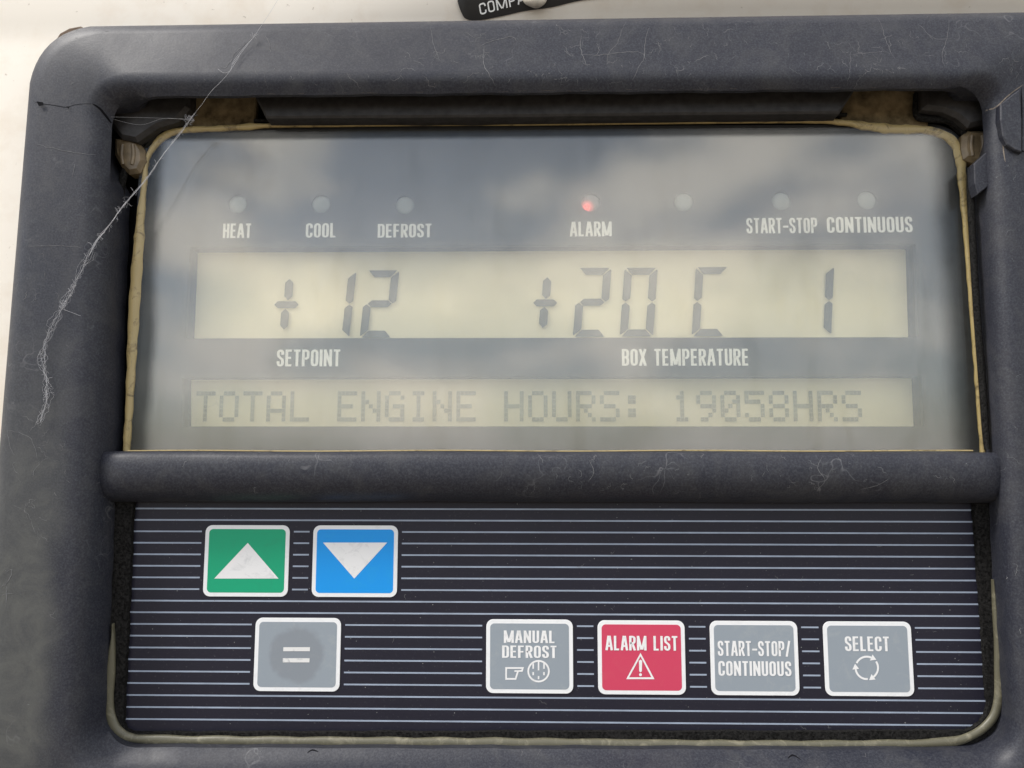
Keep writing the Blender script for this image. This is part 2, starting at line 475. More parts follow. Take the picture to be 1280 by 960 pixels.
# crossbar between window and keypad
ya, yb = 564.5, 627.5
def bar_prof():
    # (photo y, depth) across the bar from top to bottom
    return [(565, -1), (564, 5.5), (564.6, 6.8), (567, 7.8), (572, 8.5), (582, 8.9), (594, 8.9), (604, 8.5), (613, 7.6), (620, 6.2), (625, 4.4), (627.5, 2.2), (627.5, -1)]
bm = bmesh.new(); rings = []
cols = [(119, .0), (126, .35), (135, .62), (146, .86), (158, 1)]+[(158+i*26.7, 1) for i in range(1, 40)]+[(1228, 1), (1238, .86), (1249, .62), (1258, .35), (1265, 0)]
for cx, k in cols:
    ring = []
    for y, d in bar_prof():
        yy = 596+(y-596)*(.97+.03*k); dd = d*(.72+.28*k) if d > 0 else d
        x, z = at(cx, yy+(1.2 if cx > 640 else 0)*(cx-640)/600+.35*math.sin(cx*.021), dd)
        ring.append(bm.verts.new(V(x, z, dd)))
    rings.append(ring)
for A, B in zip(rings, rings[1:]):
    for k in range(len(A)-1): bm.faces.new((A[k], B[k], B[k+1], A[k+1]))
bm.faces.new(rings[0]); bm.faces.new(rings[-1])
bmesh.ops.recalc_face_normals(bm, faces=bm.faces)
BB = BVHTree.FromBMesh(bm)
cross = obj('crossbar', bm, [M['plastic'], M['scratch'], M['crack'], M['chip']], root); smooth(cross, 50)

def surf(bv, lift=.06, dmin=1.0):
    def f(x, z):
        h = bv.ray_cast(Vector((x/1000, -.1, z/1000)), Vector((0, 1, 0)))
        if h[0] is None: return None
        d = -h[0].y*1000+lift
        return d if d > dmin else None
    return f
sf, sb = surf(BV), surf(BB)

def add_marks(o, fn):
    bm = bmesh.new(); bm.from_mesh(o.data); fn(bm); bm.to_mesh(o.data); bm.free()

def walk(x, y, ang, n, step, jit, drift=0):
    """jagged scratch: wanders round one heading"""
    pts = [(x, y)]; a = 0
    for _ in range(int(n*2.2)):
        a = a*.55+random.gauss(drift, .5+jit); x += step*.5*math.cos(ang+a); y += step*.5*math.sin(ang+a); pts.append((x, y))
    return pts
def mark(bm, pts, w, f, m=1, d0=11):
    ribbon(bm, [at(x, y, d0) for x, y in pts], w, dfun=f, mat=m, taper=True)

def frame_marks(bm):
    # cracks
    mark(bm, catmull([(39, 124), (47, 129), (60, 131), (72, 133), (84, 135), (95, 132), (108, 131), (117, 131)], 3), .13, sf, 2)
    mark(bm, catmull([(117, 131), (124, 135), (129, 142), (133, 150)], 3), .55, sf, 2)
    poly(bm, [at(x, y, 11.6) for x, y in ((46, 127), (54, 128), (55, 132), (49, 133))], 11.75, 0, 2)
    poly(bm, [at(x, y, 11.6) for x, y in ((83, 133), (87, 134), (86, 136.5))], 11.75, 0, 2)
    mark(bm, catmull([(1252, 174), (1257, 183), (1265, 189), (1274, 192), (1284, 194)], 3), .45, sf, 2, 10)
    mark(bm, catmull([(1217, 113), (1226, 118), (1235, 126), (1244, 131), (1250, 130), (1260, 120), (1270, 112), (1280, 105)], 4), .32, sf, 3, 12)
    mark(bm, catmull([(1278, 108), (1279, 130), (1279, 160), (1279, 192)], 4), .3, sf, 2, 12)
    mark(bm, catmull([(1250, 172), (1251, 190), (1253, 205)], 3), .22, sf, 3, 10)
    mark(bm, catmull([(1222, 243), (1232, 232), (1246, 221)], 3), .16, sf, 1, 9)
    # chipped lower edge of the top rail
    for k in range(26):
        x = random.uniform(300, 1200); y = 120.6-(x-155)*.0104-1
        mark(bm, [(x, y), (x+random.uniform(3, 14), y+random.uniform(-.4, .5))], random.uniform(.10, .22), sf, 3, 12)
    # hand placed scratches of the top rail
    for pts in ([(782, 27), (776, 42), (770, 58), (760, 70), (758, 88)], [(812, 33), (806, 50), (804, 75), (796, 92), (787, 113)],
                [(725, 72), (745, 74), (770, 70), (800, 70), (806, 84)], [(727, 45), (725, 60), (728, 75), (734, 90)],
                [(600, 60), (617, 53), (640, 48), (645, 53)], [(1097, 20), (1104, 45), (1107, 60), (1113, 80)],
                [(1060, 68), (1058, 85), (1055, 110)], [(1060, 73), (1085, 70), (1100, 68)], [(1186, 22), (1182, 50), (1172, 75), (1174, 92)],
                [(1146, 29), (1165, 50), (1190, 50)], [(538, 32), (543, 60), (550, 80)], [(605, 60), (605, 85), (612, 100), (620, 112)],
                [(322, 42), (308, 56), (296, 70), (290, 84), (284, 91), (276, 88)], [(332, 44), (338, 58), (341, 69)],
                [(47, 180), (70, 187), (95, 192), (120, 193)], [(95, 205), (91, 222)], [(8, 535), (14, 560), (20, 570)],
                [(10, 538), (35, 545), (45, 560), (48, 575)], [(18, 632), (32, 638), (40, 650), (46, 667)], [(0, 735), (12, 725), (16, 712), (8, 715)],
                [(0, 743), (20, 741)], [(9, 730), (9, 758)], [(30, 308), (70, 308), (105, 309)], [(62, 500), (50, 525), (38, 540)]):
        mark(bm, [(x+random.gauss(0, .5), y+random.gauss(0, .5)) for x, y in catmull(pts, 5)], random.uniform(.08, .14), sf, 1)
    def cluster(cx, cy, sx, sy, k, n=12, st=2.2, wmax=.12):
        for _ in range(int(k*.8)):
            mark(bm, walk(random.gauss(cx, sx), random.gauss(cy, sy), random.uniform(0, 6.3), random.randint(3, n), st, .17), random.uniform(.03, wmax*.8), sf, 1)
    for a in ((545, 75, 22, 18, 16), (605, 65, 15, 18, 12), (725, 70, 22, 20, 20), (780, 70, 30, 20, 14), (850, 75, 22, 16, 14),
              (900, 60, 40, 22, 20), (1075, 75, 22, 18, 22), (1105, 60, 25, 22, 12), (1185, 50, 20, 20, 12), (1262, 88, 10, 8, 12, 8, 1.6),
              (680, 100, 8, 4, 14, 6, 1.2, .16), (1095, 92, 18, 3, 16, 6, 1.4, .16), (420, 100, 70, 5, 14),
              (55, 400, 20, 60, 14), (50, 560, 22, 35, 18), (60, 640, 35, 60, 16), (125, 600, 4, 25, 14, 7, 1.5),
              (1262, 400, 12, 120, 14), (1262, 700, 14, 120, 10), (700, 950, 400, 8, 10), (130, 720, 5, 60, 10, 8, 1.6)):
        cluster(*a)
    for _ in range(150):
        x, y = random.uniform(0, 1280), random.choice([random.uniform(25, 115), random.uniform(120, 950)])
        mark(bm, walk(x, y, random.uniform(0, 6.3), 2, random.uniform(.8, 3), .2), random.uniform(.04, .10), sf, 1)
    for _ in range(34):
        y = random.uniform(590, 760); x = 136-(y-600)*.012
        mark(bm, walk(x+random.gauss(0, .8), y, 1.6, random.randint(2, 5), 2, .1), random.uniform(.08, .2), sf, 1)
    # moulded nick in the bottom rail
    mark(bm, catmull([(376, 951), (382, 948), (390, 950)], 3), .25, sf, 2)
    mark(bm, catmull([(992, 956), (1000, 953), (1008, 957)], 3), .25, sf, 2)
add_marks(frame, frame_marks)
def bar_marks(bm):
    for _ in range(60):
        x = random.choice([random.uniform(150, 1240), random.gauss(1030, 40), random.gauss(740, 90)]); y = random.uniform(568, 618)
        mark(bm, walk(x, y, random.uniform(0, 6.3), random.randint(2, 9), 2, .4), random.uniform(.03, .09), sb, 1, 8)
    for pts in ([(1028, 570), (1020, 585), (1030, 600), (1022, 612)], [(736, 575), (742, 590), (735, 602)], [(1075, 612), (1095, 607), (1110, 598)]):
        mark(bm, catmull(pts, 3), .11, sb, 1, 8)
add_marks(cross, bar_marks)

# loose broken shard in the right corner
bm = bmesh.new()
poly(bm, [at(x, y, 12.3) for x, y in ((1250, 131), (1262, 121), (1274, 112), (1277, 150), (1277, 191), (1268, 188), (1258, 181), (1253, 170), (1250, 150))], 12.5, 3, 0, .25)
obj('broken_shard', bm, M['plastic'], root, 'loose broken shard of plastic in the upper right corner')
# flap below it
bm = bmesh.new()
poly(bm, [at(x, y, 8) for x, y in ((1250, 174), (1252, 205), (1250, 222), (1222, 243), (1218, 230), (1217, 205), (1232, 191))], 8.2, 3, 0, .2)
obj('broken_flap', bm, M['plastic'], root, 'bent broken flap of plastic below the upper right corner')

# ---------------------------------------------------------------- recess behind
bm = bmesh.new()
poly(bm, [at(x, y, -8) for x, y in ((60, 60), (1340, 60), (1340, 1000), (60, 1000))], -8, 1)
obj('backplate', bm, M['back'], root)

# flange under the top rail
def plate(name, pts, d, th, m, bev=.3, label=None, par=None):
    bm = bmesh.new(); poly(bm, [at(x, y, d) for x, y in pts], d, th, 0, bev)
    return obj(name, bm, m, par or root, label)
plate('flange', [(308, 100), (1082, 92), (1050, 141), (860, 142.5), (600, 145.5), (332, 147)], 6.5, 6, M['flange'], .5)
plate('flange', [(128, 112), (236, 100), (236, 134), (222, 150), (196, 158), (170, 176), (150, 172), (132, 150)], 5, 5, M['flange'], 1.0)
plate('flange', [(1154, 92), (1252, 95), (1240, 152), (1212, 158), (1198, 146), (1180, 138), (1154, 135)], 5, 5, M['flange'], 1.0)
plate('dusty_ledge', [(200, 105), (322, 105), (318, 160), (238, 165), (190, 172), (200, 150)], .4, 2, M['grime'], .3)
plate('dusty_ledge', [(1055, 100), (1165, 100), (1160, 163), (1110, 162), (1050, 154)], .4, 2, M['grime'], .3)
# foam strip above the window, following the sealant
def path_px(pts, d, hw, hh, n=6):
    return [(*at(p[0], p[1], d), d, p[2]*hw, hh) for p in catmull(pts, n)]
bm = bmesh.new()
bar(bm, path_px([(150, 250, 1), (156, 215, 1), (176, 182, .8), (200, 163, 1), (226, 153, 1)], 1.6, 1.0, .8), 10)
bar(bm, path_px([(318, 151, .6), (500, 148.5, .6), (860, 145, .6), (1058, 143.5, .6)], 1.2, .8, .7), 10)
bar(bm, path_px([(1146, 118, 1), (1146, 144, 1), (1160, 149, 1), (1185, 151, 1), (1200, 160, 1), (1206, 168, 1)], 1.6, .9, .8), 10)
obj('foam_strip', bm, M['foam'], root)
# hanging rubber strip on the right
bm = bmesh.new()
bar(bm, path_px([(1212, 217, .6), (1213, 240, 1), (1217, 320, 1), (1222, 400, 1), (1228, 480, 1), (1232, 540, .9), (1234, 562, .7)], 4.2, .85, .8), 12)
o = obj('rubber_strip', bm, M['foam'], root, 'thin black rubber strip hanging along the right of the window'); smooth(o, 60)
# screw bosses
for pts, cx in (([(142, 172), (158, 170), (172, 176), (179, 186), (181, 200), (174, 215), (160, 217), (150, 207), (142, 192)], 160),
                ([(1204, 168), (1212, 162), (1240, 163), (1242, 180), (1238, 196), (1222, 204), (1206, 198), (1203, 184)], 1222)):
    bm = bmesh.new()
    poly(bm, [at(x, y, 3) for x, y in pts], 3.2, 4, 0, 1.0)
    o = obj('screw_boss', bm, M['boss'], root); 
    bm = bmesh.new()
    cy = sum(p[1] for p in pts)/len(pts)
    px0 = catmull([(cx-7, cy-12), (cx-8, cy), (cx-6, cy+13)], 5); px1 = catmull([(cx+6, cy-12), (cx+7, cy), (cx+5, cy+13)], 5)
    for pp in (px0, px1): bar(bm, [(*at(x, y, 3.2), 3.2, .55, .45) for x, y in pp], 8)
    r = obj('ridge', bm, M['boss'], o); smooth(r, 60)
# sealant round the pane (variable width)
gp = [(158, 566, 1.0), (161, 520, 1.0), (164.5, 450, 1.25), (168, 380, 1.5), (173, 310, 1.4), (177, 260, 1.0), (181, 225, .7), (184, 200, .6), (192, 184, .8), (206, 170, 1.1), (228, 163, .9),
      (270, 161, .8), (312, 158.5, .9), (335, 157.2, .6), (400, 156.5, .5), (620, 154.6, .5), (860, 152.4, .5), (1000, 151.4, .55), (1050, 153, .75), (1085, 158, 1.2), (1120, 161.5, 1.3),
      (1150, 162, 1.1), (1175, 167, 1.2), (1192, 178, 1.3), (1200, 196, 1.4), (1203, 230, 1.1), (1208, 290, .8), (1214, 370, .7), (1219, 440, .6), (1224, 510, .6), (1228.5, 566, .6)]
bm = bmesh.new()
pp = [(*at(x, y, 1.2), 1.2+.08*math.sin(x*.2+y*.13), w*(1.0+.10*math.sin((x+y)*.19)+.06*math.sin((x-y)*.5)), .7) for x, y, w in catmull(gp, 8)]
bar(bm, pp, 10)
o = obj('sealant', bm, M['cream'], root, 'yellowed sealant bead round the display window'); smooth(o, 60)
# thin line along the foot of the window
bm = bmesh.new()
bar(bm, [(*at(x, 563.6+.5*math.sin(x*.02), 6.0), 6.0, .16, .2) for x in range(160, 1228, 12)], 6)
obj('sealant', bm, M['cream'], root)

# ---------------------------------------------------------------- display mask with wells
def from_curve(name, outer, holes, d, th):
    cu = bpy.data.curves.new(name, 'CURVE'); cu.dimensions = '2D'; cu.fill_mode = 'BOTH'; cu.extrude = th/2000
    for pts in [outer]+holes:
        s = cu.splines.new('POLY'); s.points.add(len(pts)-1)
        for p, (x, z) in zip(s.points, pts): p.co = (x/1000, z/1000, 0, 1)
        s.use_cyclic_u = True
    tmp = bpy.data.objects.new('tmp', cu); C.objects.link(tmp)
    bpy.context.view_layer.update()
    me = bpy.data.meshes.new_from_object(tmp.evaluated_get(bpy.context.evaluated_depsgraph_get()))
    bpy.data.objects.remove(tmp); bpy.data.curves.remove(cu)
    me.transform(Matrix.Translation((0, -(d-th/2)/1000, 0)) @ Matrix.Rotation(R_(90), 4, 'X'))
    return me
U = [at(237, 309), at(1144, 304.6), at(1148, 421.5), at(232, 423)]
LW = [at(228, 472), at(1152, 470), at(1155, 533), at(228, 533)]
LED = [(297, 255), (401, 255), (506, 256), (738, 253), (855, 252), (977, 251), (1084, 250)]
circ = lambda c, r, n=28: [(c[0]+r*math.cos(2*math.pi*i/n), c[1]+r*math.sin(2*math.pi*i/n)) for i in range(n)]
MO = [at(x, y) for x, y, _ in qloop([(176, 160), (1207, 155), (1232, 575), (156, 578)], [40, 40, 6, 6], (0,)*4)]
mask = obj('display_mask', from_curve('display_mask', MO, [U, LW]+[circ(at(*p), 2.45) for p in LED], 0, 1.2), M['mask'], root)
# wells down to the screens
LD = -5.6
def well(q, d0, d1):
    bm = bmesh.new(); a = [bm.verts.new(V(x, z, d0)) for x, z in inset(q[::-1], -.1)]; b = [bm.verts.new(V(x, z, d1)) for x, z in inset(q[::-1], -.1)]
    for i in range(4): bm.faces.new((a[i], a[(i+1) % 4], b[(i+1) % 4], b[i]))
    return bm
for q in (U, LW): obj('display_well', well(q, -1.2, LD-.1), M['side'], root)
def screen(q, m, name, label):
    bm = bmesh.new(); poly(bm, inset(q[::-1], -1.5), LD, .8, 0)
    return obj(name, bm, m, root, label)
scrU = screen(U, M['lcd'], 'lcd_screen', 'upper display screen with large slanted digits')
scrL = screen(LW, M['lcd2'], 'lcd_screen', 'lower display screen with a line of dot characters')

# seven segment digits
SD = LD+.5
def hexa(a, b, w):
    a, b = Vector(a), Vector(b); t = (b-a).normalized(); n = Vector((-t.y, t.x))*w/2; k = t*w/2
    return [tuple(p) for p in (a, a+k+n, b-k+n, b, b-k-n, a+k-n)]
SEGS = {'1': 'bc', '2': 'abged', '0': 'abcdef', 'C': 'adef'}
def digit(ch, x0, ytop, ybot, wpx):
    bm = bmesh.new()
    xa, zb = at(x0, ybot, SD); xt, zt = at(x0, ytop, SD); xr, _ = at(x0+wpx, ybot, SD)
    H = zt-zb; Wd = xr-xa; tw = 2.05; th = 1.85; g = .14
    def P(u, v):   # unslanted mm from the lower left, slanted 5 degrees
        return (xa+u+v*.105, zb+v)
    def P(u, v):   # unslanted mm from the lower left, slanted
        return (xa+u+v*.085, zb+v)
    mid = H/2; h = th/2; g = .10; c = .45
    def vt(side, up):
        X = (lambda u: u) if side == 'l' else (lambda u: Wd-u)
        Z = (lambda v: v) if up else (lambda v: H-v)       # v measured in the upper half
        return [P(X(0), Z(H-c-g*1.5)), P(X(0), Z(mid+h*.75+g)), P(X(tw*.45), Z(mid+g*1.2)), P(X(tw), Z(mid+h+g)), P(X(tw), Z(H-th-g*1.6)), P(X(c*.5), Z(H-c*.6-g*1.5))]
    def hz(up):
        Z = (lambda v: v) if up else (lambda v: H-v)
        return [P(c+g, Z(H)), P(Wd-c-g, Z(H)), P(Wd-tw-g, Z(H-th)), P(tw+g, Z(H-th))]
    S_ = dict(a=lambda: hz(True), d=lambda: hz(False), g=lambda: [P(tw*.5+g, mid), P(tw+g, mid+h), P(Wd-tw-g, mid+h), P(Wd-tw*.5-g, mid), P(Wd-tw-g, mid-h), P(tw+g, mid-h)],
              f=lambda: vt('l', True), e=lambda: vt('l', False), b=lambda: vt('r', True), c=lambda: vt('r', False))
    for s in SEGS[ch]: poly(bm, S_[s](), SD, 0)
    return obj('digit', bm, M['seg'], scrU)
for ch, x0, yt, yb_, wpx in (('1', 395.5, 339, 422, 41), ('2', 449.5, 338, 422, 41), ('2', 716, 335, 421, 42), ('0', 774.5, 335, 420.6, 42), ('C', 864.5, 334, 420, 42), ('1', 997, 333, 419, 42)):
    digit(ch, x0, yt, yb_, wpx)
for (cx1, ya1, yb1), (cx2, ya2, yb2), (hx0, hx1, hy) in (((361, 348.5, 375.5), (355.8, 386, 412), (342.8, 373.4, 380.8)), ((683.3, 346.5, 374), (679.5, 383.4, 410), (666.4, 696.6, 378.6))):
    bm = bmesh.new()
    for c, a_, b_ in ((cx1, ya1, yb1), (cx2, ya2, yb2)):
        poly(bm, hexa(at(c+1, a_, SD), at(c-1, b_, SD), 2.15), SD)
    poly(bm, hexa(at(hx0, hy, SD), at(hx1, hy, SD), 1.85), SD)
    obj('plus_sign', bm, M['seg'], scrU)

# dot matrix line
F57 = {'T': '11111 00100 00100 00100 00100 00100 00100', 'O': '01110 10001 10001 10001 10001 10001 01110', 'A': '01110 10001 10001 10001 11111 10001 10001',
 'L': '10000 10000 10000 10000 10000 10000 11111', 'E': '11111 10000 10000 11110 10000 10000 11111', 'N': '10001 10001 11001 10101 10011 10001 10001',
 'G': '01110 10001 10000 10111 10001 10001 01111', 'I': '01110 00100 00100 00100 00100 00100 01110', 'H': '10001 10001 10001 11111 10001 10001 10001',
 'U': '10001 10001 10001 10001 10001 10001 01110', 'R': '11110 10001 10001 11110 10100 10010 10001', 'S': '01111 10000 10000 01110 00001 00001 11110',
 ':': '00000 01100 01100 00000 01100 01100 00000', '1': '00100 01100 00100 00100 00100 00100 01110', '9': '01110 10001 10001 01111 00001 00010 01100',
 '0': '01110 10001 10011 10101 11001 10001 01110', '5': '11111 10000 11110 00001 00001 10001 01110', '8': '01110 10001 10001 01110 10001 10001 01110'}
xL, zT = at(245.2, 489.0, SD); xR, zTR = at(1051.8, 486.6, SD); _, zB = at(245.2, 527, SD)
pitch = (xR-xL)/27; dx = pitch*.163; dz = (zT-zB)/7
for i, ch in enumerate('TOTAL ENGINE HOURS: 19058HRS'):
    if ch == ' ': continue
    bm = bmesh.new(); x0 = xL+i*pitch
    for r, row in enumerate(F57[ch].split()):
        for c, v in enumerate(row):
            if v == '1':
                x = x0+c*dx; z = zT-r*dz
                poly(bm, [(x+.03, z-.04), (x+dx-.03, z-.04), (x+dx-.03, z-dz+.04), (x+.03, z-dz+.04)], SD-.2)
    obj('character', bm, M['dot'], scrL)

# ---------------------------------------------------------------- lettering
def rb(x0, z0, x1, z1, tl=1, tr=1, br=1, bl=1, start=None):
    """closed rounded box in glyph space, corner flags"""
    out = []; rx, rz = min(.42, (x1-x0)/2), min(.17, (z1-z0)/2)
    for f, cx, cz, a0 in ((tr, x1-rx, z1-rz, 0), (tl, x0+rx, z1-rz, 90), (bl, x0+rx, z0+rz, 180), (br, x1-rx, z0+rz, 270)):
        if f: out += [(cx+rx*math.cos(R_(a0+a)), cz+rz*math.sin(R_(a0+a))) for a in (0, 30, 60, 90)]
        else: out.append({0: (x1, z1), 90: (x0, z1), 180: (x0, z0), 270: (x1, z0)}[a0])
    return out
def arc(cx, cz, rx, rz, a0, a1, n=4):
    return [(cx+rx*math.cos(R_(a0+(a1-a0)*i/n)), cz+rz*math.sin(R_(a0+(a1-a0)*i/n))) for i in range(n+1)]
q = .42; p_ = .17
GL = {   # width factor, [(closed, points)]
 'O': (1, [(1, rb(0, 0, 1, 1))]), 'D': (1, [(1, rb(0, 0, 1, 1, 0, 1, 1, 0))]),
 'C': (1, [(0, [(1, .68)]+arc(1-q, 1-p_, q, p_, 0, 90)+arc(q, 1-p_, q, p_, 90, 180)+arc(q, p_, q, p_, 180, 270)+arc(1-q, p_, q, p_, 270, 360)+[(1, .32)])]),
 'U': (1, [(0, [(0, 1.07)]+arc(q, p_, q, p_, 180, 270)+arc(1-q, p_, q, p_, 270, 360)+[(1, 1.07)])]),
 'H': (1, [(0, [(0, -.07), (0, 1.07)]), (0, [(1, -.07), (1, 1.07)]), (0, [(.1, .5), (.9, .5)])]),
 'E': (.85, [(0, [(1.2, 0), (0, 0), (0, 1), (1.2, 1)]), (0, [(.1, .51), (1.1, .51)])]),
 'F': (.85, [(0, [(0, -.07), (0, 1), (1.2, 1)]), (0, [(.1, .5), (1.1, .5)])]),
 'L': (.8, [(0, [(0, 1.07), (0, 0), (1.2, 0)])]), 'I': (.0, [(0, [(0, -.07), (0, 1.07)])]),
 'T': (.9, [(0, [(-.25, 1), (1.25, 1)]), (0, [(.5, -.07), (.5, .95)])]),
 'A': (1.15, [(0, [(-.05, -.07), (.40, 1.07)]), (0, [(.60, 1.07), (1.05, -.07)]), (0, [(.22, .27), (.78, .27)]), (0, [(.38, 1), (.62, 1)])]),
 'N': (1.15, [(0, [(0, -.07), (0, 1.07)]), (0, [(1, -.07), (1, 1.07)]), (0, [(0, 1.0), (1, 0)])]),
 'M': (1.75, [(0, [(0, -.07), (0, 1.07)]), (0, [(1, -.07), (1, 1.07)]), (0, [(.0, 1.07), (.46, .0)]), (0, [(1.0, 1.07), (.54, .0)])]),
 'P': (1, [(0, [(0, -.07), (0, 1)]+arc(1-q, 1-p_, q, p_, 90, 0)+arc(1-q, .46+p_, q, p_, 0, -90)+[(0, .46)])]),
 'R': (1, [(0, [(0, -.07), (0, 1)]+arc(1-q, 1-p_, q, p_, 90, 0)+arc(1-q, .5+p_, q, p_, 0, -90)+[(0, .5)]), (0, [(.5, .47), (1.08, -.07)])]),
 'B': (1, [(1, rb(0, .5, 1, 1, 0, 1, 1, 0)), (1, rb(0, 0, 1, .5, 0, 1, 1, 0))]),
 'S': (.95, [(0, [(1, .72)]+arc(1-q, 1-p_, q, p_, 0, 90)+arc(q, 1-p_, q, p_, 90, 180)+[(0, .72), (.12, .6), (.88, .40), (1, .28)]+arc(1-q, p_, q, p_, 0, -90)+arc(q, p_, q, p_, 270, 180)+[(0, .28)])]),
 'X': (1.05, [(0, [(-.05, -.07), (1.05, 1.07)]), (0, [(-.05, 1.07), (1.05, -.07)])]),
 '-': (.7, [(0, [(-.45, .42), (1.45, .42)])]), '/': (.7, [(0, [(-.1, -.1), (1.1, 1.1)])]), ' ': (.1, []),
}
def text(name, s, x0, x1, yt, yb_, d, m, parent, tx=.165, tz=.125, rot=0, wide=.285, gap=.085):
    """condensed block lettering fitted between photo x0..x1, cap height yt..yb at depth d"""
    a = at(x0, yb_, d); b = at(x1, yb_, d); c = at(x0, yt, d); H = c[1]-a[1]
    adv = []; X = 0
    for ch in s:
        w = GL[ch][0]*wide; adv.append(X+tx/2); X += w+tx+gap+(.12 if ch == ' ' else 0)
    tot = X-gap; k = (b[0]-a[0])/(tot*H)
    bm = bmesh.new(); cr_, sr_ = math.cos(rot), math.sin(rot); j = 0
    for ch, ad in zip(s, adv):
        wf, strokes = GL[ch]; w = wf*wide
        for closed, pts in strokes:
            P = []
            for u, v in pts:
                px = (ad+u*w)*H*k; pz = (tz/2+v*(1-tz))*H
                P.append((px, pz))
            b2 = bmesh.new(); ribbon(b2, P, tx*H*k, tz*H, closed=bool(closed), depth=d+.012*(j % 5)); j += 1
            for vv in b2.verts:
                X_, Z_ = vv.co.x*1000, vv.co.z*1000
                vv.co.x = (a[0]+X_*cr_-Z_*sr_)/1000; vv.co.z = (a[1]+X_*sr_+Z_*cr_)/1000
            tmp = bpy.data.meshes.new('t'); b2.to_mesh(tmp); b2.free(); bm.from_mesh(tmp); bpy.data.meshes.remove(tmp)
    return obj(name, bm, m, parent)
for s, x0, x1, yt, yb_ in (('HEAT', 278.4, 313.8, 279.6, 297.6), ('COOL', 382, 420, 279.2, 297), ('DEFROST', 472, 539.4, 280, 297), ('ALARM', 712.5, 764.7, 277.2, 295.6),
                           ('START-STOP', 933.4, 1022, 272.6, 291.8), ('CONTINUOUS', 1034, 1141, 271.4, 291), ('SETPOINT', 345.6, 425.3, 437, 458), ('BOX TEMPERATURE', 777.5, 936, 436.2, 457.2)):
    text('lettering', s, x0, x1, yt, yb_, .05, M['ink'], mask)

# indicator lamps
for i, p in enumerate(LED):
    bm = bmesh.new(); c = at(*p); rings = []
    for r, d in ((2.44, -.7), (2.2, -.45), (1.6, -.3), (.8, -.22)):
        rings.append([bm.verts.new(V(x, z, d)) for x, z in circ(c, r)])
    for A, B in zip(rings, rings[1:]):
        for k in range(28): bm.faces.new((A[k], A[(k+1) % 28], B[(k+1) % 28], B[k]))
    norm_face(bm, rings[-1]); bmesh.ops.recalc_face_normals(bm, faces=bm.faces)
    if i == 3: light_lens((c[0]-.85, c[1]-1.1))
    o = obj('indicator_light', bm, M['litlens' if i == 3 else 'lens'], root, 'indicator light glowing red' if i == 3 else None); smooth(o, 60)
    if i == 3:
        bm = bmesh.new(); cc = (c[0]-.85, c[1]-1.1)
        R3 = []
        for r, d in ((.75, -.36), (.6, -.22), (.35, -.1), (.1, -.06)):
            R3.append([bm.verts.new(V(x, z, d)) for x, z in circ(cc, r, 18)])
        for A, B in zip(R3, R3[1:]):
            for k in range(18): bm.faces.new((A[k], A[(k+1) % 18], B[(k+1) % 18], B[k]))
        norm_face(bm, R3[-1]); e = obj('lit_lamp', bm, M['led'], o); smooth(e, 80)

# ---------------------------------------------------------------- window pane
PN = [(177, 163), (1206, 159), (1229, 566), (158, 567)]
hx0 = at(184, 350, 2)[0]; hx1 = at(1206, 350, 2)[0]; hz1 = at(640, 168, 2)[1]
bm = bmesh.new()
for dd in (2.0, 1.3):      # front and back face of the pane, each with its own film
    poly(bm, [at(x, y, 2) for x, y, _ in qloop(PN, [38, 38, 6, 6], (2,)*4)], dd, 0)
pane = obj('window_pane', bm, glass_mat(hx0, hx1, 0, hz1), root, 'cloudy scratched clear window pane over the display')

# ---------------------------------------------------------------- keypad
KP = [at(120, 600), at(1280, 600), at(1290, 945), at(110, 950)]
bm = bmesh.new(); poly(bm, KP[::-1], 0, 1.2, 0)
KB = [   # name of key, x, z of the lower left corner in mm
 ('green', -80.25, -29.4), ('blue', -53.35, -29.4), ('blank', -66.9, -51.75), ('defrost', -10.4, -51.85), ('alarm', 16.6, -51.95), ('start', 43.65, -51.95), ('select', 70.8, -51.95)]
KW, KH = 21.0, 17.3
z0 = at(600, 650.8)[1]; z1 = at(600, 902)[1]; pz = (z1-z0)/17
for k in range(-1, 18):
    z = z0+pz*k; xa = at(150, 780)[0]-8; xb = 130
    segs = [(xa, xb)]
    for _, kx, kz in KB:
        if kz-.5 < z < kz+KH+.5:
            ns = []
            for a, b in segs:
                if kx-1.0 > a: ns.append((a, min(b, kx-1.0)))
                if kx+KW+1.0 < b: ns.append((max(a, kx+KW+1.0), b))
            segs = [t for t in ns if t[1]-t[0] > .3]
    for a, b in segs:
        poly(bm, [(a, z-.19), (b, z-.19), (b, z+.19), (a, z+.19)], .03, 0, 1)
# dust specks on the foil
for _ in range(260):
    x, z = random.uniform(-95, 115), random.uniform(-60, -3)
    r = random.uniform(.05, .16)
    poly(bm, [(x+r*random.uniform(.5, 1.3)*math.cos(t), z+r*random.uniform(.5, 1.3)*math.sin(t)) for t in (0, 1.2, 2.5, 3.8, 5)], .06, 0, 2)
for _ in range(30):
    x, z = random.uniform(-90, 110), random.uniform(-60, -3)
    ribbon(bm, [(px/1.0, pz_) for px, pz_ in walk(x, z, random.uniform(0, 6.3), random.randint(3, 9), .35, .2)], .05, depth=.07, mat=2, taper=True)
kp = obj('keypad', bm, [M['keypad'], M['stripe'], simple('dust speck', (.22, .22, .22), .9, .1)], root, 'dark blue keypad foil with thin pale horizontal stripes')

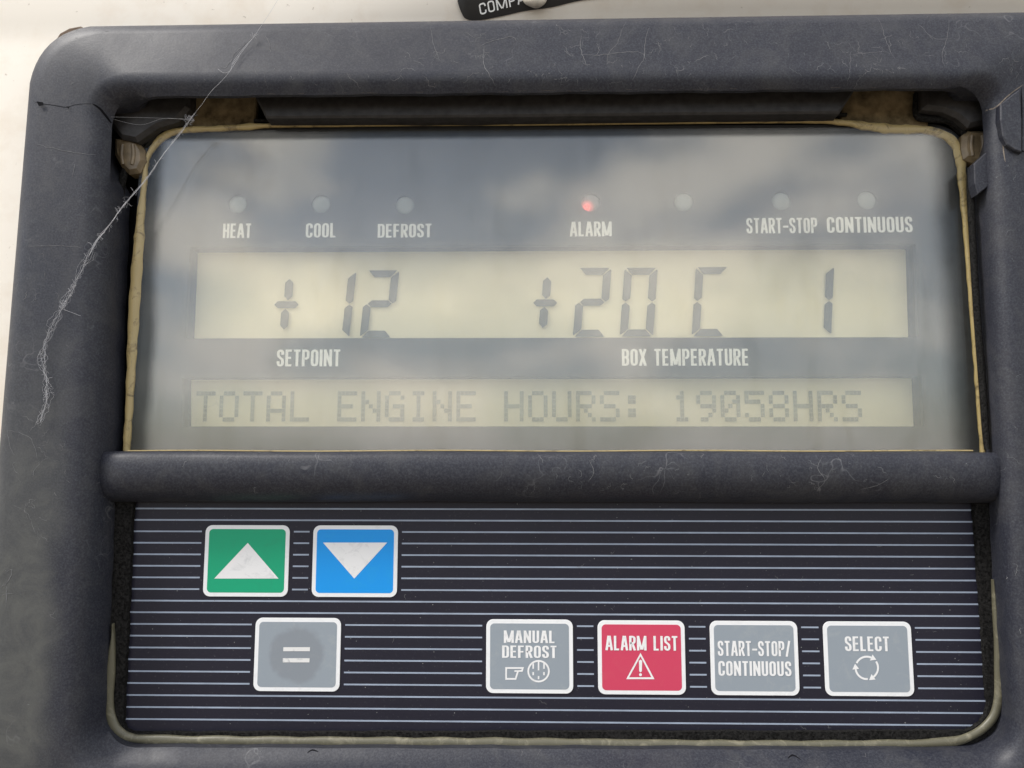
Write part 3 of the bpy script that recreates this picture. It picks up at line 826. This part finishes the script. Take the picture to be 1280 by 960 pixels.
KMAT = dict(green='kgreen', blue='kblue', blank='kgrey', defrost='kgrey', alarm='kred', start='kgrey', select='kgrey')
KLAB = dict(green='green button with a white triangle pointing up', blue='blue button with a white triangle pointing down', blank='plain grey button with two short white bars',
            defrost='grey MANUAL DEFROST button', alarm='red ALARM LIST button with a warning triangle', start='grey START-STOP/CONTINUOUS button', select='grey SELECT button with a ring of arrows')
ID = .27
def ring_pts(cx, cy, r, a0, a1, n=20):
    return [(cx+r*math.cos(R_(a0+(a1-a0)*i/n)), cy+r*math.sin(R_(a0+(a1-a0)*i/n))) for i in range(n+1)]
def sym(pts_list, parent, name='symbol', mt='kink'):
    """pts_list of ('p', photo polygon) / ('s', photo path, width mm, closed)"""
    bm = bmesh.new()
    for k, it in enumerate(pts_list):
        d = ID+.012*(k % 3)
        P = [at(x, y, ID) for x, y in it[1]]
        if it[0] == 'p': poly(bm, P, d)
        else: ribbon(bm, P, it[2], closed=it[3], depth=d)
    return obj(name, bm, M[mt], parent)
for name, kx, kz in KB:
    bm = bmesh.new(); poly(bm, rrect(kx, kz, kx+KW, kz+KH, 1.7), .2, .2, 0, .03)
    b = obj('button', bm, M['kwhite'], root, KLAB[name])
    bm = bmesh.new(); poly(bm, rrect(kx+.95, kz+.95, kx+KW-.95, kz+KH-.95, 1.0), .23, .1, 0, .01)
    f = obj('button_face', bm, M[KMAT[name]], b)
    if name == 'green': sym([('p', [(267.8, 723.2), (348.2, 723.2), (309.7, 678.6)])], b, 'arrow_symbol')
    if name == 'blue': sym([('p', [(403.7, 678.2), (484, 678.2), (442.8, 723.2)])], b, 'arrow_symbol')
    if name == 'blank':
        wm = worn('key grey rubbed', (.27, .31, .35), (.33, .36, .38), .6); wn = wm.node_tree.nodes; wl_ = wm.node_tree.links
        bsdf = wn['Principled BSDF']; src = bsdf.inputs['Base Color'].links[0].from_socket
        tcw = wn.new('ShaderNodeTexCoord'); vs = wn.new('ShaderNodeVectorMath'); vs.operation = 'DISTANCE'; wl_.new(tcw.outputs['Object'], vs.inputs[0])
        vs.inputs[1].default_value = (-.0565, 0, -.0432)
        dn = mth(wn, wl_, 'ADD', vs.outputs['Value'], mth(wn, wl_, 'MULTIPLY', noise(wn, wl_, 300, 4, .6, tcw.outputs['Object']), .003))
        wl_.new(mixc(wn, wl_, mrange(wn, wl_, dn, .0072, .0088, .6, 0), src, (.20, .22, .245, 1)), bsdf.inputs['Base Color'])
        f.data.materials[0] = wm
        sym([('p', [(354.2, 809), (387.6, 809), (387.3, 814), (354, 814)]), ('p', [(353.6, 822.7), (387, 822.7), (386.8, 828), (353.4, 828)])], b, mt='kworn')
    if name == 'defrost':
        text('lettering', 'MANUAL', 629.8, 693.8, 788, 803.6, ID, M['kink'], b); text('lettering', 'DEFROST', 627.6, 696, 806.8, 822.2, ID, M['kink'], b)
        L_ = [('s', ring_pts(673.2, 839, 12.9, 0, 360, 28)[:-1], .42, True), ('s', [(632.7, 835), (653.5, 835), (652.5, 838.5), (647.5, 839), (644.5, 848.6), (632.7, 848.6)], .42, True), ('s', [(643, 838.8), (649, 838.8)], .34, False)]
        for x, ya_, yb2 in ((666.5, 829, 836), (673.2, 826.5, 838), (680, 829, 836), (666.5, 840, 844), (673.2, 845, 849), (680, 840, 844)):
            L_.append(('s', [(x, ya_), (x, yb2)], .38, False))
        sym(L_, b)
    if name == 'alarm':
        text('lettering', 'ALARM LIST', 757, 847.3, 794.6, 812.8, ID, M['kink'], b)
        sym([('s', [(800.6, 818.2), (816.2, 847.8), (784.6, 847.8)], .52, True),
             ('p', [(798.6, 826), (800.6, 824.5), (802.7, 826), (802.3, 839), (800.6, 840.5), (799, 839)]), ('p', ring_pts(800.6, 843.4, 1.9, 0, 360, 10)[:-1])], b)
    if name == 'start':
        text('lettering', 'START-STOP/', 897.4, 988.2, 801, 819.8, ID, M['kink'], b); text('lettering', 'CONTINUOUS', 898.2, 989.4, 826.2, 844.6, ID, M['kink'], b)
    if name == 'select':
        text('lettering', 'SELECT', 1056.5, 1112, 795.4, 813.8, ID, M['kink'], b)
        L_ = []
        for a0 in (205, 325, 85):
            pts = ring_pts(1083.5, 834.8, 14, a0, a0+88, 10); L_.append(('s', pts, .46, False))
            e = pts[-1]; t = R_(a0+88+90); n_ = R_(a0+88)
            L_.append(('p', [(e[0]+4.2*math.cos(n_), e[1]+4.2*math.sin(n_)), (e[0]+7*math.cos(t), e[1]+7*math.sin(t)), (e[0]-4.2*math.cos(n_), e[1]-4.2*math.sin(n_))]))
        sym(L_, b)

# foam surround of the keypad, between foil and frame
def ring_mesh(outer, inner, d, th, jag=.0):
    bm = bmesh.new(); n = len(outer)
    ij = [(x+random.uniform(-jag, jag), z+random.uniform(-jag, jag)) for x, z in inner]
    a = [bm.verts.new(V(x, z, d)) for x, z in outer]; b = [bm.verts.new(V(x, z, d)) for x, z in ij]; c = [bm.verts.new(V(x, z, d-th)) for x, z in ij]
    for A, B in ((a, b), (b, c)):
        for i in range(n): bm.faces.new((A[i], A[(i+1) % n], B[(i+1) % n], B[i]))
    bmesh.ops.recalc_face_normals(bm, faces=bm.faces)
    return bm
oi = qloop([(105, 605), (1290, 605), (1300, 960), (100, 965)], [10]*4, (1.4,)*4)
ii = qloop([(167, 610), (1216, 610), (1238, 914), (153, 916)], [4, 4, 36, 14], (1.4,)*4)
obj('foam_surround', ring_mesh([at(x, y, 1.4) for x, y, _ in oi], [at(x, y, 1.4) for x, y, _ in ii], 1.4, 1.5, .16), M['foam'], root)
bm = bmesh.new()
sp = [(142, 780, .15), (141.5, 800, .6), (137.5, 840, 1.5), (136, 870, 1.7), (138, 895, 1.6), (146, 913, 1.4), (162, 922.5, 1.4), (190, 925.5, 1.4), (260, 927, 1.45), (400, 928.5, 1.5), (650, 931, 1.7),
      (900, 932.8, 1.5), (1080, 932, 1.3), (1180, 929, 1.3), (1215, 920, 1.3), (1238, 902, 1.4), (1247, 880, 1.4), (1249, 850, 1.3), (1246, 800, .9), (1242, 750, .4), (1240, 725, .15)]
bar(bm, [(*at(x, y-1, 1.7), 1.7, w*.82*(1+.12*math.sin(x*.09+y*.07)), .8) for x, y, w in catmull(sp, 8)], 10)
o = obj('keypad_seal', bm, M['khaki'], root, 'khaki seal showing round the foot of the keypad'); smooth(o, 60)
# torn bit of gasket at the outer corner
plate('torn_gasket', [(66, 54), (74, 41), (86, 34.5), (100, 32), (108, 36), (100, 44), (84, 52), (72, 64)], 3.0, 5, simple('brown gasket', (.16, .12, .09), .9, .1, .3), .4)

# ---------------------------------------------------------------- black label and sealant drop on the wall
def on_wall(px, py, lift):
    d = -8
    for _ in range(12):
        x, z = at(px, py, d); d = wd(x, z)+lift
    return x, z, d
bm = bmesh.new()
top = [(570, -16), (640, -16), (700, -16), (760, -16), (860, -16)]
bot = catmull([(572, 2), (576, 14), (583, 24), (600, 25), (628, 20), (655, 14), (690, 9), (730, 0), (790, -5), (860, -9)], 4)
n_ = len(bot); rows = []
for i, (bx, by) in enumerate(bot):
    col_ = []
    for k in range(7):
        t = k/6; x, z, d = on_wall(bx+(-4*(1-t) if i < 3 else 0)*0+(565-bx)*(1-t)*.0, -18+(by+18)*t, .25+(.6*t if i < 8 else 0))
        col_.append(bm.verts.new(V(x, z, d)))
    rows.append(col_)
for A, B in zip(rows, rows[1:]):
    for k in range(6): norm_face(bm, (A[k], B[k], B[k+1], A[k+1]))
st = obj('warning_label', bm, M['label']); smooth(st, 80)
st['label'] = 'black label with white lettering on the wall above the control panel'; st['category'] = 'label'
dl = on_wall(625, 8, 1.2)[2]
t_ = text('lettering', 'COMPA', 600, 658, 3.2, 14.2, dl, M['ink'], st, .15, .14, R_(10.5), .58, .2)
# curve the lettering on to the label
lb = BVHTree.FromObject(st, bpy.context.evaluated_depsgraph_get())
for v in t_.data.vertices:
    h = lb.ray_cast(Vector((v.co.x, -.1, v.co.z)), Vector((0, 1, 0)))
    if h[0] is not None: v.co.y = h[0].y-.00012+(v.co.y+dl/1000)
bm = bmesh.new(); bmesh.ops.create_uvsphere(bm, u_segments=32, v_segments=20, radius=1)
x, z, d = on_wall(669, -3, 0)
for v in bm.verts:
    k = 1+.05*math.sin(v.co.x*5+1)+.04*math.sin(v.co.z*7)
    v.co = Vector(((x+v.co.x*3.6*k)/1000, -(d+.8-v.co.y*1.9*k)/1000, (z+v.co.z*3.3*k)/1000))
o = obj('sealant_drop', bm, M['blob']); smooth(o, 80)
o['label'] = 'rounded cream drop of sealant covering the end of the black label'; o['category'] = 'sealant drop'

# ---------------------------------------------------------------- cobweb
web = bmesh.new()
def strand(pts, w, off_=0):
    bar(web, [(*at(x, y, d), d, w, w) for x, y, d in pts], 4)
trunk = catmull([(300, 70, 14.2), (285, 92, 14.3), (262, 116, 14.2), (246, 138, 11), (237, 150, 9.5), (222, 171, 9), (200, 199, 9.5), (180, 226, 10), (160, 250, 11), (140, 277, 11.8), (120, 302, 12.1), (106, 330, 12.2), (90, 360, 12.2), (77, 385, 12.2), (66, 408, 12.2), (56, 430, 12.2), (54, 455, 12.2), (60, 480, 12.2), (58, 505, 12.2), (48, 528, 12.2)], 8)
def near(k, amp, i0=0, i1=None, w=.035, ph=None):
    i1 = i1 or len(trunk); ph = ph or random.uniform(0, 6)
    out = []; ox = oy = 0
    for i in range(i0, i1):
        x, y, d = trunk[i]
        ox = ox*.8+random.gauss(0, amp*.45); oy = oy*.8+random.gauss(0, amp*.3)
        out.append((x+ox+amp*math.sin(i*.23+ph), y+oy, d+random.uniform(0, .3)))
    strand(out, w)
i_c = next(i for i, t in enumerate(trunk) if t[1] > 140)
near(0, .5, 0, i_c+2, .035)
for k in range(4): near(k, .7, i_c, 86 if len(trunk) > 86 else None, .032)
for k in range(4): near(k, 1.9, 76, None, .022)
for k in range(3): near(k, 3.6, 84, None, .016)
for _ in range(120):
    i = random.randint(i_c, len(trunk)-8); x, y, d = trunk[i]
    a = random.uniform(0, 6.3); pts = [(x, y, d)]
    for s in range(random.randint(3, 7)):
        a += random.gauss(0, .8); x += 1.4*math.cos(a); y += 1.4*math.sin(a); pts.append((x, y, d+random.uniform(-.1, .25)))
    strand(pts, random.uniform(.012, .024))
for cx, cy, d, k, sp_ in ((237, 149, 9.5, 26, 2.6), (150, 262, 11, 8, 2), (78, 382, 12.2, 10, 2.5), (318, 45, 12.3, 12, 1.2)):
    for _ in range(k):
        x, y = random.gauss(cx, sp_), random.gauss(cy, sp_); a = random.uniform(0, 6.3); pts = [(x, y, d)]
        for s in range(5):
            a += random.gauss(0, .9); x += 1.1*math.cos(a); y += 1.1*math.sin(a); pts.append((x, y, d+random.uniform(-.1, .3)))
        strand(pts, .018)
strand(catmull([(350, -5, 12.5), (338, 15, 12.5), (326, 33, 12.4), (318, 45, 12.3), (308, 56, 12.3), (298, 68, 13), (291, 78, 14), (288, 88, 14.3), (280, 91, 14.2), (272, 86, 14)], 5), .032)
strand(catmull([(318, 45, 12.3), (303, 64, 13), (291, 80, 14)], 5), .04)
strand(catmull([(78, 386, 12.3), (88, 390, 12.3), (101, 395, 12.2)], 4), .025)
strand(catmull([(138, 148, 7), (175, 156, 6), (205, 148, 7), (237, 150, 9.5)], 5), .025)
strand(catmull([(130, 146, 9), (180, 147, 8), (237, 149, 9.5)], 5), .022)
wo = obj('cobweb', web, M['web'])
wo['label'] = 'dusty grey cobweb strand running slantwise across the upper left corner of the black frame'; wo['category'] = 'cobweb'
